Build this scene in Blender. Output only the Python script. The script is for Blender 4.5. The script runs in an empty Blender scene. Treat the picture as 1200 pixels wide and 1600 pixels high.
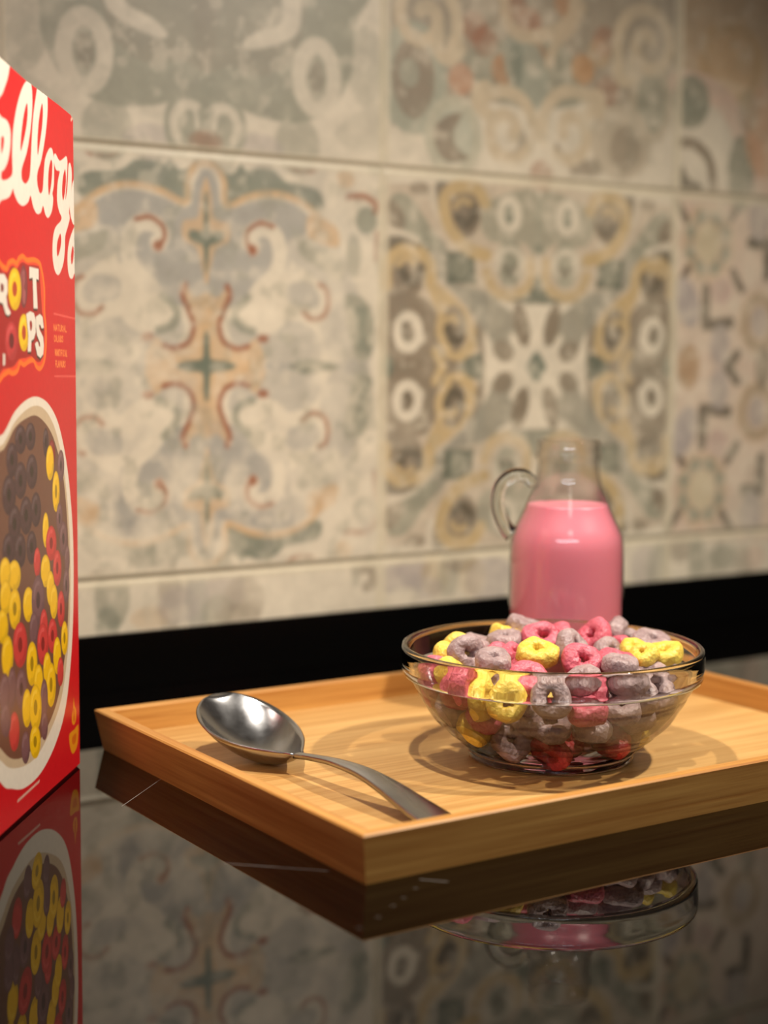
import bpy, bmesh, math, random
import numpy as np
from mathutils import Vector, Matrix
rng = np.random.default_rng(7)
random.seed(7)
sc = bpy.context.scene
COL = sc.collection

# ---------------------------------------------------------------- camera, light, exposure
PITCH, ROLL, YAW, FPX, CAMH = 0.09928, 0.0082, 0.58515, 2510.4, 0.175
Fw = Vector((math.sin(YAW)*math.cos(PITCH), math.cos(YAW)*math.cos(PITCH), -math.sin(PITCH)))
R0 = Vector((math.cos(YAW), -math.sin(YAW), 0)); U0 = R0.cross(Fw)
Rt = R0*math.cos(ROLL) + U0*math.sin(ROLL); Up = -R0*math.sin(ROLL) + U0*math.cos(ROLL)
cam_data = bpy.data.cameras.new('camera'); cam = bpy.data.objects.new('camera', cam_data); COL.objects.link(cam)
cam.matrix_world = Matrix.Translation((0, 0, CAMH)) @ Matrix((Rt, Up, -Fw)).transposed().to_4x4()
cam_data.sensor_fit = 'VERTICAL'; cam_data.sensor_height = 36; cam_data.sensor_width = 27
cam_data.lens = FPX/1600*36; cam_data.clip_start = .01
cam_data.dof.use_dof = True; cam_data.dof.focus_distance = .635; cam_data.dof.aperture_fstop = 5.4
sc.camera = cam
sc.view_settings.view_transform = 'Standard'; sc.view_settings.look = 'None'
sc.view_settings.gamma = 1; sc.view_settings.use_curve_mapping = False
sc.view_settings.exposure = 0.88
w = bpy.data.worlds.new('world'); sc.world = w; w.use_nodes = True
w.node_tree.nodes['Background'].inputs[0].default_value = (1.0, .78, .58, 1)
w.node_tree.nodes['Background'].inputs[1].default_value = .025
def lamp(name, kind, loc, aim, energy, color, **kw):
    d = bpy.data.lights.new(name, kind); o = bpy.data.objects.new(name, d); COL.objects.link(o)
    o.location = loc; o.rotation_euler = (Vector(aim)-Vector(loc)).to_track_quat('-Z', 'Y').to_euler()
    d.energy = energy; d.color = color
    for k, v in kw.items(): setattr(d, k, v)
    return o
lamp('hood_lamp', 'SPOT', (.285, .49, .52), (.33, .46, 0), 5.3, (1, .91, .79), spot_size=math.radians(112), spot_blend=1.0, shadow_soft_size=.008)
lamp('hood_lamp', 'SPOT', (.682, .266, .563), (.50, .38, 0), 9.6, (1, .90, .77), spot_size=math.radians(140), spot_blend=.85, shadow_soft_size=.010)
lamp('room_fill', 'AREA', (-.6, -1.2, 1.7), (.4, .6, .1), 1.2, (1, .90, .78), shape='DISK', size=.5)  # added soft fill from the room side, no lamp known there
lamp('foot_glint_light', 'AREA', (-.32, -.42, .62), (.42, .51, .02), 1.5, (.84, .92, 1), shape='RECTANGLE', size=1.1, size_y=.05)  # added cool strip, put in for glints along the glass bowl's foot

# ---------------------------------------------------------------- helpers
def lin(r, g, b):
    f = lambda c: ((c/255+.055)/1.055)**2.4 if c > 10 else c/255/12.92
    return (f(r), f(g), f(b))
def tag(o, label=None, cat=None, group=None, kind=None):
    if label: o['label'] = label
    if cat: o['category'] = cat
    if group: o['group'] = group
    if kind: o['kind'] = kind
    return o
def empty(name, loc=(0, 0, 0), rot=(0, 0, 0)):
    o = bpy.data.objects.new(name, None); COL.objects.link(o); o.location = loc; o.rotation_euler = rot
    o.empty_display_size = .01
    return o
def obj(name, verts, faces, mat, parent=None, smooth=False):
    me = bpy.data.meshes.new(name); me.from_pydata([tuple(v) for v in verts], [], [tuple(f) for f in faces]); me.update()
    if mat: me.materials.append(mat)
    if smooth: me.polygons.foreach_set('use_smooth', [True]*len(me.polygons))
    o = bpy.data.objects.new(name, me); COL.objects.link(o)
    if parent: o.parent = parent
    return o
def bm_obj(name, bm, mat, parent=None, smooth=False):
    me = bpy.data.meshes.new(name); bm.to_mesh(me); bm.free()
    if mat: me.materials.append(mat)
    if smooth: me.polygons.foreach_set('use_smooth', [True]*len(me.polygons))
    o = bpy.data.objects.new(name, me); COL.objects.link(o)
    if parent: o.parent = parent
    return o
def box_bm(bm, x0, x1, y0, y1, z0, z1):
    vs = [bm.verts.new(c) for c in ((x0,y0,z0),(x1,y0,z0),(x1,y1,z0),(x0,y1,z0),(x0,y0,z1),(x1,y0,z1),(x1,y1,z1),(x0,y1,z1))]
    for f in ((0,3,2,1),(4,5,6,7),(0,1,5,4),(1,2,6,5),(2,3,7,6),(3,0,4,7)): bm.faces.new([vs[i] for i in f])
def lathe(prof, n=128, closed=False):
    """prof: list of (r,z).  r=0 points are welded to the axis"""
    V, Fc, rings = [], [], []
    for r, z in prof:
        if r < 1e-6: rings.append([len(V)]); V.append((0, 0, z))
        else:
            rings.append(list(range(len(V), len(V)+n)))
            V += [(r*math.cos(2*math.pi*i/n), r*math.sin(2*math.pi*i/n), z) for i in range(n)]
    pairs = list(zip(rings[:-1], rings[1:])) + ([(rings[-1], rings[0])] if closed else [])
    for a, b in pairs:
        for i in range(n):
            j = (i+1) % n
            if len(a) == 1 and len(b) == 1: continue
            if len(a) == 1: Fc.append((a[0], b[j], b[i]))
            elif len(b) == 1: Fc.append((a[i], a[j], b[0]))
            else: Fc.append((a[i], a[j], b[j], b[i]))
    return V, Fc
def smooth_prof(pts, k=5):
    return [tuple(p) for p in catmull(np.array(pts, float), k)]
def catmull(P, k=8, closed=False):
    P = np.asarray(P, float)
    if len(P) < 3: return P
    Q = np.vstack([P[-1:], P, P[:2]]) if closed else np.vstack([2*P[:1]-P[1:2], P, 2*P[-1:]-P[-2:-1]])
    out = []
    for i in range(1, len(Q)-2):
        a, b, c, d = Q[i-1:i+3]
        for t in np.linspace(0, 1, k, endpoint=False):
            out.append(.5*((2*b)+(-a+c)*t+(2*a-5*b+4*c-d)*t*t+(-a+3*b-3*c+d)*t**3))
    if not closed: out.append(P[-1])
    return np.array(out)
# ---- materials
def new_mat(name):
    m = bpy.data.materials.new(name); m.use_nodes = True
    return m, m.node_tree, m.node_tree.nodes['Principled BSDF']
def node(nt, t, **kw):
    n = nt.nodes.new(t)
    for k, v in kw.items():
        if k.startswith('i_'):
            key = k[2:]; n.inputs[int(key) if key.isdigit() else key.replace('_', ' ')].default_value = v
        else: setattr(n, k, v)
    return n
def plain(name, col, rough=.5, metal=0, **kw):
    m, nt, p = new_mat(name)
    p.inputs['Base Color'].default_value = (*col, 1); p.inputs['Roughness'].default_value = rough
    p.inputs['Metallic'].default_value = metal
    for k, v in kw.items(): p.inputs[k.replace('_', ' ')].default_value = v
    return m
def add_bump(nt, p, scale, strength, dist=.001, detail=4, coord='Object', sc3=None):
    tc = node(nt, 'ShaderNodeTexCoord'); n = node(nt, 'ShaderNodeTexNoise', i_Scale=scale, i_Detail=detail)
    src = tc.outputs[coord]
    if sc3:
        mp = node(nt, 'ShaderNodeMapping'); mp.inputs['Scale'].default_value = sc3; nt.links.new(src, mp.inputs[0]); src = mp.outputs[0]
    nt.links.new(src, n.inputs['Vector'])
    b = node(nt, 'ShaderNodeBump', i_Strength=strength, i_Distance=dist)
    nt.links.new(n.outputs[0], b.inputs['Height']); nt.links.new(b.outputs[0], p.inputs['Normal'])
    return n
def printed(name, rough, spec=.5, speck=0.0, bump=.0):
    """colour read from the printed colour layer of the mesh, with fine speckle"""
    m, nt, p = new_mat(name)
    at = node(nt, 'ShaderNodeVertexColor'); at.layer_name = 'Print'
    src = at.outputs[0]
    if speck:
        tc = node(nt, 'ShaderNodeTexCoord'); n = node(nt, 'ShaderNodeTexNoise', i_Scale=260, i_Detail=6)
        nt.links.new(tc.outputs['Object'], n.inputs['Vector'])
        mr = node(nt, 'ShaderNodeMapRange'); mr.inputs[1].default_value = .3; mr.inputs[2].default_value = .7
        mr.inputs[3].default_value = 1-speck; mr.inputs[4].default_value = 1+speck*.4
        nt.links.new(n.outputs[0], mr.inputs[0])
        mx = node(nt, 'ShaderNodeVectorMath', operation='SCALE'); nt.links.new(src, mx.inputs[0]); nt.links.new(mr.outputs[0], mx.inputs['Scale'])
        src = mx.outputs[0]
    nt.links.new(src, p.inputs['Base Color'])
    p.inputs['Roughness'].default_value = rough; p.inputs['Specular IOR Level'].default_value = spec
    if bump: add_bump(nt, p, 300, bump, .0006)
    return m

# ---- a printed picture, as a colour grid in metres on a plane (u to the right, v up)
class Print:
    def __init__(s, u0, u1, v0, v1, step, base):
        s.us = np.arange(u0, u1+step*.5, step); s.vs = np.arange(v0, v1+step*.5, step); s.step = step
        s.u0, s.v0 = u0, v0
        s.a = np.tile(np.array(base, float), (len(s.vs), len(s.us), 1)); s.sym = None
    def win(s, P, pad):
        i0 = max(0, int((P[:, 0].min()-pad-s.u0)/s.step)); i1 = min(len(s.us), int((P[:, 0].max()+pad-s.u0)/s.step)+2)
        j0 = max(0, int((P[:, 1].min()-pad-s.v0)/s.step)); j1 = min(len(s.vs), int((P[:, 1].max()+pad-s.v0)/s.step)+2)
        return i0, i1, j0, j1
    def blend(s, w_, m, col, al):
        i0, i1, j0, j1 = w_
        m = (m*al)[..., None]; s.a[j0:j1, i0:i1] = s.a[j0:j1, i0:i1]*(1-m)+np.array(col)*m
    def copies(s, P):
        out = [P]
        if s.sym:
            cx, cy, mode = s.sym
            if 'x' in mode: out += [np.c_[2*cx-q[:, 0], q[:, 1]] for q in list(out)]
            if 'y' in mode: out += [np.c_[q[:, 0], 2*cy-q[:, 1]] for q in list(out)]
        return out
    def dist(s, w_, P):
        i0, i1, j0, j1 = w_
        U, V = np.meshgrid(s.us[i0:i1], s.vs[j0:j1]); D = np.full(U.shape, 1e9)
        for a, b in zip(P[:-1], P[1:]):
            d = b-a; L = d@d+1e-15; t = np.clip(((U-a[0])*d[0]+(V-a[1])*d[1])/L, 0, 1)
            D = np.minimum(D, np.hypot(U-a[0]-t*d[0], V-a[1]-t*d[1]))
        return U, V, D
    def stroke(s, P, wd, col, al=1, k=5, closed=False, soft=None):
        soft = soft or s.step
        for Q in s.copies(np.array(P, float)):
            Q = catmull(Q, k, closed) if k > 1 else Q
            if closed: Q = np.vstack([Q, Q[:1]])
            w_ = s.win(Q, wd); 
            if w_[0] >= w_[1] or w_[2] >= w_[3]: continue
            U, V, D = s.dist(w_, Q)
            s.blend(w_, np.clip((wd/2-D)/soft+.5, 0, 1), col, al)
    def poly(s, P, col, al=1, k=5, soft=None):
        soft = soft or s.step
        for Q in s.copies(np.array(P, float)):
            Q = catmull(Q, k, True) if k > 1 else Q
            Q = np.vstack([Q, Q[:1]]); w_ = s.win(Q, 2*soft)
            if w_[0] >= w_[1] or w_[2] >= w_[3]: continue
            U, V, D = s.dist(w_, Q); ins = np.zeros(U.shape, bool)
            for a, b in zip(Q[:-1], Q[1:]):
                c = (a[1] > V) != (b[1] > V)
                with np.errstate(divide='ignore', invalid='ignore'):
                    ins ^= c & (U < (b[0]-a[0])*(V-a[1])/(b[1]-a[1]+1e-15)+a[0])
            s.blend(w_, np.clip(np.where(ins, D, -D)/soft+.5, 0, 1), col, al)
def vnoise(shape, cell, seed):
    r = np.random.default_rng(seed); n0, n1 = int(shape[0]/cell)+3, int(shape[1]/cell)+3
    g = r.random((n0, n1)); y = np.arange(shape[0])/cell; x = np.arange(shape[1])/cell
    yi, xi = y.astype(int), x.astype(int); fy, fx = (y-yi)[:, None], (x-xi)[None]
    fy, fx = fy*fy*(3-2*fy), fx*fx*(3-2*fx)
    return (g[yi][:, xi]*(1-fy)*(1-fx)+g[yi+1][:, xi]*fy*(1-fx)+g[yi][:, xi+1]*(1-fy)*fx+g[yi+1][:, xi+1]*fy*fx)
def fnoise(shape, cell, seed, octs=4):
    o = sum(vnoise(shape, max(cell/2**i, 1), seed+i)/2**i for i in range(octs)); return o/sum(1/2**i for i in range(octs))
def grid_mesh(name, pr, to3, mat, parent=None, extra=None):
    U, V = np.meshgrid(pr.us, pr.vs); co = to3(U, V).reshape(-1, 3).astype(np.float32)
    ny, nx = U.shape; i = np.arange(ny*nx).reshape(ny, nx)
    f = np.stack([i[:-1, :-1], i[:-1, 1:], i[1:, 1:], i[1:, :-1]], -1).reshape(-1, 4).astype(np.int32)
    me = bpy.data.meshes.new(name); me.vertices.add(len(co)); me.vertices.foreach_set('co', co.ravel())
    me.loops.add(f.size); me.loops.foreach_set('vertex_index', f.ravel())
    me.polygons.add(len(f)); me.polygons.foreach_set('loop_start', np.arange(0, f.size, 4, dtype=np.int32))
    me.polygons.foreach_set('loop_total', np.full(len(f), 4, np.int32)); me.update(calc_edges=True)
    ca = me.color_attributes.new('Print', 'FLOAT_COLOR', 'POINT')
    ca.data.foreach_set('color', np.c_[np.clip(pr.a, 0, 1).reshape(-1, 3), np.ones(ny*nx)].astype(np.float32).ravel())
    me.materials.append(mat); me.validate()
    me.polygons.foreach_set('use_smooth', [True]*len(me.polygons))
    o = bpy.data.objects.new(name, me); COL.objects.link(o)
    if parent: o.parent = parent
    return o
# sight line through a pixel of the 1200x1600 frame, met with an upright plane (used only to carry the drawing of the prints onto their surfaces)
def meet(px, py, p0, n):
    d = Fw + Rt*((px-600)/FPX) + Up*((800-py)/FPX); c = Vector((0, 0, CAMH)); n = Vector(n)
    return c + d*((Vector(p0)-c).dot(n)/d.dot(n))

# ---------------------------------------------------------------- tiled wall
YW = .75936; ZB = .0293; ZL = .05684; ZT = .27686; TW = .2218; XA = .5013-TW; XB = .5013; XC = .7231
CREAM, SAGE, GREEN, BLUE = lin(219,207,184), lin(150,148,128), lin(112,120,104), lin(164,160,150)
RUST, PEACH, TAUPE, DARK, GOLD = lin(156,98,68), lin(208,174,132), lin(142,128,108), lin(92,84,70), lin(194,168,122)
PINKISH, LAV, MID = lin(212,184,162), lin(176,164,156), lin(182,166,138)
X0, X1, Z0, Z1 = -.12, 1.26, .0, .52
wp = Print(X0, X1, ZB, Z1, .00115, CREAM)
def zoomed(x0, y0, sx):                         # reading of a zoomed view -> metres on the wall
    def f(*pts):
        o = []
        for u, v in pts:
            q = meet(x0+u/sx, y0+v/sx, (0, YW, 0), (0, -1, 0)); o.append((q.x, q.z))
        return np.array(o)
    return f
SF = .0035
ST = lambda P, wd, col, al=1, **k: wp.stroke(P, wd*.001, col, al, soft=SF*.6, **k)
PO = lambda P, col, al=1, **k: wp.poly(P, col, al, soft=SF*.6, **k)
def EL(P, rx, rz, col, al=1, rot=0):
    c = np.array(P).reshape(-1, 2)[0]; t = np.linspace(0, 2*np.pi, 24, endpoint=False)
    x, z = rx*.001*np.cos(t), rz*.001*np.sin(t)
    wp.poly(np.c_[c[0]+x*math.cos(rot)-z*math.sin(rot), c[1]+x*math.sin(rot)+z*math.cos(rot)], col, al, k=1, soft=SF*.6)
def RING(P, rx, rz, wd, col, al=1):
    c = np.array(P).reshape(-1, 2)[0]; t = np.linspace(0, 2*np.pi, 24, endpoint=False)
    wp.stroke(np.c_[c[0]+rx*.001*np.cos(t), c[1]+rz*.001*np.sin(t)], wd*.001, col, al, k=1, closed=True, soft=SF*.6)
def SPIRAL(P, r, a0, turns, wd, col, al=1, hand=1):
    c = np.array(P).reshape(-1, 2)[0]; t = np.linspace(0, 1, 30)
    rr = r*.001*(1-.82*t); a = math.radians(a0)+hand*t*turns*2*math.pi
    wp.stroke(np.c_[c[0]+rr*np.cos(a), c[1]+rr*np.sin(a)], wd*.001, col, al, k=1, soft=SF*.6)

# first tile: arched medallion with fleurs and curling leaves (top right quarter drawn, mirrored)
def tile_medallion(xc, zc, f):
    wp.sym = (xc, zc, 'xy')
    PO(f((438,110),(480,125),(505,180),(515,245),(580,215),(650,205),(720,220),(780,260),(812,240),(790,190),(700,170),(660,135),(610,125),(572,132),(552,112),(530,140),(500,135),(470,100),(440,95)), GREEN, .85)
    PO(f((438,150),(478,170),(498,250),(580,232),(650,222),(720,238),(775,285),(755,330),(705,350),(700,440),(640,480),(560,540),(520,560),(440,540)), BLUE, .9)
    PO(f((700,300),(790,300),(860,360),(900,470),(960,600),(950,752),(860,752),(800,640),(840,540),(760,450),(700,400)), BLUE, .45)
    PO(f((520,600),(640,640),(700,600),(790,640),(800,720),(720,752),(620,752),(540,700)), BLUE, .55)
    ST(f((438,108),(476,122),(500,170),(508,240),(580,215),(650,206),(720,222),(780,262),(806,300)), 3.6, PEACH, .9)
    PO(f((438,175),(460,200),(470,280),(515,300),(515,355),(475,380),(455,450),(438,470)), PEACH, .75)
    PO(f((438,215),(448,235),(452,318),(492,322),(500,345),(480,362),(454,372),(446,420),(438,442)), GREEN, .95)
    ST(f((590,372),(578,345),(600,318),(640,318),(668,352),(676,410),(660,460)), 9, CREAM)
    PO(f((600,480),(660,440),(720,455),(790,480),(812,540),(780,580),(700,560),(690,610),(640,645),(570,632),(545,595),(560,545)), CREAM, .95)
    PO(f((700,490),(760,480),(795,520),(790,560),(740,560),(700,540)), BLUE, .6)
    ST(f((590,385),(572,358),(576,322),(612,298),(652,308)), 2.8, RUST, .95)
    EL(f((590,382)), 3, 3, RUST, .9)
    ST(f((748,575),(772,596),(808,590),(826,552),(820,505),(800,490)), 3, RUST, .7)
    ST(f((575,530),(545,560),(535,590),(552,622),(590,636)), 4.5, GREEN, .6)
    PO(f((438,530),(480,530),(515,495),(505,560),(482,630),(505,680),(560,692),(600,660),(620,750),(438,750)), PEACH, .75)
    ST(f((510,495),(518,525),(500,570),(485,620),(500,668),(540,690),(575,684)), 3.2, RUST, .95)
    EL(f((622,658)), 3.5, 2.4, RUST, .9)
    PO(f((438,640),(452,660),(458,722),(500,728),(530,740),(530,752),(460,765),(438,770)), GREEN, .9)
    PO(f((705,740),(740,722),(780,724),(860,742),(780,765)), GREEN, .85, k=1)
    PO(f((770,270),(850,310),(858,370),(800,360),(760,330)), PEACH, .8)
    PO(f((735,350),(790,370),(850,390),(880,440),(860,480),(800,440),(740,400)), SAGE, .6)
    PO(f((880,520),(960,560),(965,700),(920,720),(890,640)), SAGE, .75)
    PO(f((905,570),(950,560),(940,640),(960,700),(915,690),(930,640)), GREEN, .5)
    ST(f((890,215),(940,215),(975,240),(972,262)), 4, RUST, .8); ST(f((978,330),(976,410)), 3, RUST, .6)
    EL(f((945,290)), 7, 8, GREEN, .7); EL(f((880,160)), 6, 5, PEACH, .6); EL(f((905,400)), 5, 12, GREEN, .4)
    PO(f((700,115),(740,128),(790,128),(775,142),(720,140)), RUST, .85); EL(f((975,130)), 6, 3, SAGE, .7)
    PO(f((660,130),(700,115),(800,128),(860,160),(830,210),(780,180),(700,165)), CREAM, .75)
    PO(f((700,118),(740,130),(785,132),(770,141),(725,139)), RUST, .85)

def tile_scroll(xc, zc, f):          # second tile: gold scrolls around a cream star
    wp.sym = (xc, zc, 'xy'); TP, DK = lin(132,118,98), lin(88,80,64)
    PO(f((42,90),(500,90),(500,650),(42,650)), lin(194,176,152), .8, k=1)
    PO(f((42,420),(110,425),(170,440),(205,500),(200,560),(240,610),(300,600),(335,650),(42,650)), TP, .95, k=2)
    PO(f((345,150),(500,115),(500,300),(460,270),(370,270),(335,230)), SAGE, .75)
    PO(f((150,215),(215,260),(235,300),(235,380),(330,410),(400,440),(455,470),(440,520),(360,560),(320,500),(250,420),(180,350),(130,260)), lin(150,146,130), .85)
    PO(f((60,130),(110,125),(160,190),(215,290),(150,270),(80,210)), SAGE, .9)
    EL(f((72,185)), 6, 9, TP, .9, .6); EL(f((145,105)), 7, 4, TP, .7)
    ST(f((48,225),(90,245),(140,262)), 5, CREAM, .7); ST(f((185,85),(190,150),(230,220)), 5, CREAM, .5)
    PO(f((222,295),(312,298),(318,395),(228,392)), lin(104,108,92), 1, k=1); EL(f((270,345)), 6, 7, SAGE, .7)
    PO(f((197,88),(235,90),(215,130),(212,180),(200,150)), DK, .7)
    EL(f((283,175)), 12, 15, TP, .95)
    ST(f((345,150),(320,108),(270,98),(228,125),(222,175),(245,235),(290,285),(350,310)), 8, GOLD)
    ST(f((262,195),(285,215),(310,190),(305,160)), 6, DK, .8); ST(f((255,160),(275,140),(298,150)), 4, GOLD, .9)
    EL(f((112,360)), 12, 14, TP, .95)
    ST(f((45,395),(48,330),(85,288),(135,292),(178,335),(185,400),(235,445),(285,500),(305,560),(285,605),(238,600)), 8, GOLD)
    PO(f((42,258),(100,250),(150,285),(90,272),(45,300)), DK, .85); PO(f((300,470),(338,530),(338,600),(318,575),(315,520)), DK, .6)
    ST(f((92,350),(112,385),(145,372),(150,345)), 6, DK, .85); ST(f((82,335),(105,315),(130,330)), 4, GOLD, .9)
    EL(f((250,530)), 9, 14, TP, .95); ST(f((190,425),(212,480),(208,540),(232,590)), 6, GOLD, .95)
    ST(f((232,530),(245,565),(270,555),(272,520)), 6, DK, .85); ST(f((228,505),(245,495),(258,510)), 3.5, GOLD, .9)
    PO(f((262,650),(290,615),(338,600),(338,650)), lin(104,108,92), 1, k=1); EL(f((48,640)), 4, 6, GREEN, .9)
    ST(f((195,600),(215,640)), 6, GOLD, .9, k=1)
    RING(f((112,540)), 7.5, 9, 6, CREAM); EL(f((98,580)), 3, 3, CREAM, .8); EL(f((135,515)), 3, 3, CREAM, .7); EL(f((104,538)), 3, 6, DK, .7, .3); EL(f((150,560)), 3, 3, CREAM, .8)
    RING(f((418,185)), 6.5, 8, 6, CREAM, .85); EL(f((418,183)), 3, 6, GREEN, .8)
    PO(f((345,470),(380,448),(500,455),(500,650),(345,650)), CREAM, .95, k=1)
    ST(f((395,452),(450,470),(500,474)), 3, CREAM, 1)
    PO(f((300,420),(370,440),(440,490),(470,490),(482,550),(460,580),(430,545),(420,560),(432,600),(400,625),(372,600),(350,545),(310,480)), lin(150,144,126), .9)
    EL(f((455,520)), 5.5, 14, TP, .95, .25); EL(f((400,598)), 8, 6, TP, .8, -.5)
    PO(f((495,600),(520,640),(495,690),(468,640)), GREEN, .9, k=1); EL(f((462,600)), 3, 4, CREAM, .9)
    PO(f((300,420),(345,440),(345,530),(320,500)), lin(150,146,130), .7)
    EL(f((420,330)), 10, 14, SAGE, .95); ST(f((385,345),(392,300),(430,290),(455,325),(440,365)), 4, CREAM, .75)
    ST(f((350,360),(375,415),(430,430),(478,395),(480,330)), 7, GOLD, .8)
    PO(f((498,370),(535,430),(575,448),(498,450)), lin(110,114,98), .95); ST(f((405,345),(420,362),(438,345)), 4, DK, .6)
    PO(f((498,270),(520,290),(498,310)), GREEN, .6, k=1)

def tile_sun(xc, zc, f, sym='xy'):   # third tile: suns with rays, dark angles
    wp.sym = (xc, zc, sym)
    PO(f((925,110),(1300,110),(1300,680),(925,680)), PINKISH, .6, k=1)
    c = f((1020,270)); t = np.arange(8)*math.pi/4
    EL(c, 24, 26, lin(196,170,138), .7)
    for k in range(8):
        a = k*math.pi/4; q = c+np.array([[math.cos(a), math.sin(a)]])*.028; EL(q, 5, 5, PINKISH, .7)
    for k in range(8):
        a = k*math.pi/4+math.pi/8; q = c+np.array([[math.cos(a), math.sin(a)]])*.0175; EL(q, 4.5, 4, SAGE, .95, a)
    RING(c, 16, 17.5, 5, SAGE, .6); EL(c, 11, 13, lin(204,188,156), 1)
    for du, dv in ((-85,-100),(85,-100),(-80,108),(90,118)):
        q = f((1020+du*.98, 270+dv)); d = np.array([du, -dv])/math.hypot(du, dv); ST(np.vstack([q-d*.008, q+d*.006]), 6, DARK, .85, k=1)
    ST(f((1013,410),(1010,518),(1085,512)), 8, DARK, .85, k=1)
    ST(f((1150,270),(1200,270),(1197,368)), 8, DARK, .95, k=1)
    EL(f((955,450)), 10, 17, LAV, 1, .4); EL(f((1060,415)), 9, 9, lin(188,158,148), .6); EL(f((1055,580)), 9, 14, LAV, .8); EL(f((1175,195)), 10, 16, LAV, .8)
    c2 = f((1175,510)); EL(c2, 20, 21, PEACH, .5); RING(c2, 14, 16, 6, lin(168,148,122), .8); EL(c2, 9, 11, LAV, .8)
    ST(f((1108,605),(1078,648),(1078,650)), 7, DARK, .9, k=1); EL(f((960,650)), 10, 14, lin(178,146,112), .7); EL(f((1185,648)), 7, 14, TAUPE, .9)

f5 = zoomed(100, 200, 2.0); f6 = zoomed(580, 240, 1200/620)
f0 = zoomed(0, 0, 1200/620); f1 = zoomed(580, 0, 1200/620)
zc = (ZL+ZT)/2
tile_medallion(XA+TW/2, zc, f5)
tile_scroll(XB+TW/2, zc, f6)
tile_sun(XC+TW/2, zc, f6)
# upper row
wp.sym = None
zt0 = ZT+.002
PAD = lambda x0, x1: np.array([(x0, ZT), (x1, ZT), (x1, Z1), (x0, Z1)])
# quatrefoil field tile
wp.sym = (XA+TW/2, ZT+.111, 'xy')
PO(f0((608,-120),(608,310),(700,318),(780,352),(900,372),(1000,330),(1062,230),(1075,80),(1130,-50),(1000,-100)), SAGE, .95)
PO(f0((608,-120),(608,200),(700,200),(800,230),(900,150),(900,-60)), TAUPE, .35)
wp.sym = (XA+TW/2, ZT+.111, 'x')
PO(f0((735,130),(780,95),(850,70),(855,-20),(905,-20),(905,90),(850,130),(760,150)), CREAM, .85)
RING(f0((958,235)), 11, 17, 9, CREAM, .85); EL(f0((958,235)), 5, 9, TAUPE, .5)
EL(f0((1105,200)), 12, 22, SAGE, .45); EL(f0((900,440)), 14, 16, SAGE, .6); EL(f0((780,455)), 16, 9, LAV, .5)
EL(f0((700,390)), 9, 16, SAGE, .9); RING(f0((672,385)), 9, 10, 5, CREAM, .8)
PO(f0((612,320),(650,340),(645,390),(690,410),(690,450),(612,440)), SAGE, .75); EL(f0((630,430)), 9, 6, lin(150,112,84), .5)
PO(f0((1010,400),(1100,330),(1160,320),(1160,440),(1080,460)), SAGE, .3)
wp.sym = None
# spiral tile
PO(f1((48,-300),(920,-300),(920,250),(880,330),(740,330),(640,300),(520,330),(300,300),(200,330),(60,380),(48,200)), TAUPE, .75, k=1)
PO(f1((300,150),(560,120),(640,300),(520,330),(400,310),(310,240)), SAGE, .8)
PO(f1((60,300),(200,290),(300,330),(320,470),(200,490),(150,400),(60,370)), lin(178,180,160), .8)
EL(f1((120,255)), 17, 24, TAUPE, .9); RING(f1((128,235)), 19, 27, 9, lin(168,168,148), .95); EL(f1((115,220)), 7, 8, lin(168,168,148), .7)
PO(f1((180,400),(230,350),(275,345),(250,400),(262,450),(300,480),(220,485)), TAUPE, .95); RING(f1((250,415)), 17, 20, 7, lin(190,184,160), .8)
EL(f1((850,305)), 15, 20, SAGE, .85); RING(f1((848,310)), 15, 22, 6, lin(190,176,150), .7)
EL(f1((755,430)), 25, 23, lin(190,176,152), .9); EL(f1((770,450)), 13, 14, TAUPE, .6)
PO(f1((440,380),(480,420),(480,460),(420,490),(370,470),(440,450)), TAUPE, .6); PO(f1((560,430),(600,490),(680,480),(690,530),(600,525),(560,490)), TAUPE, .75)
for q, a, c in (((310,80),.7,RUST),((345,125),.6,RUST),((400,210),.85,lin(186,130,84)),((272,240),.8,lin(196,140,104)),((480,70),.8,RUST),((430,15),.6,RUST),((640,210),.9,lin(190,138,84)),((690,160),.6,PEACH),((705,125),.6,RUST),((715,275),.6,RUST),((590,10),.7,lin(186,130,84)),((515,530),.6,RUST),((500,175),.6,lin(170,124,88))):
    EL(f1(q), 9, 9, c, a*.8)
EL(f1((470,215)), 15, 24, lin(160,160,142), .9, .5); PO(f1((400,150),(450,140),(460,220),(440,260),(420,200)), GREEN, .6)
def cream_spiral(c, r, a0, hand, tail, wd=8):
    SPIRAL(c, r, a0, 1.45, wd, lin(204,186,156), 1, hand)
    ST(tail, wd, lin(204,186,156), 1)
cream_spiral(f1((160,52)), 25, -40, 1, f1((205,110),(200,150),(235,180),(268,150),(255,122)))
cream_spiral(f1((412,398)), 25, 140, -1, f1((360,350),(325,320),(322,275),(350,262)))
cream_spiral(f1((600,400)), 27, 30, 1, f1((650,350),(690,320),(690,292),(662,290)))
cream_spiral(f1((838,140)), 27, 215, -1, f1((790,190),(790,235),(755,240),(742,205)))
ST(f1((400,-20),(410,60),(450,105),(530,105),(600,60),(620,-20)), 8, lin(200,180,150), .9); ST(f1((540,190),(560,130),(610,80),(640,20)), 7, lin(200,180,150), .8)
ST(f1((480,400),(490,460),(450,500),(390,500)), 6, CREAM, .6); ST(f1((545,400),(540,480),(590,520)), 7, CREAM, .8)
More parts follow.
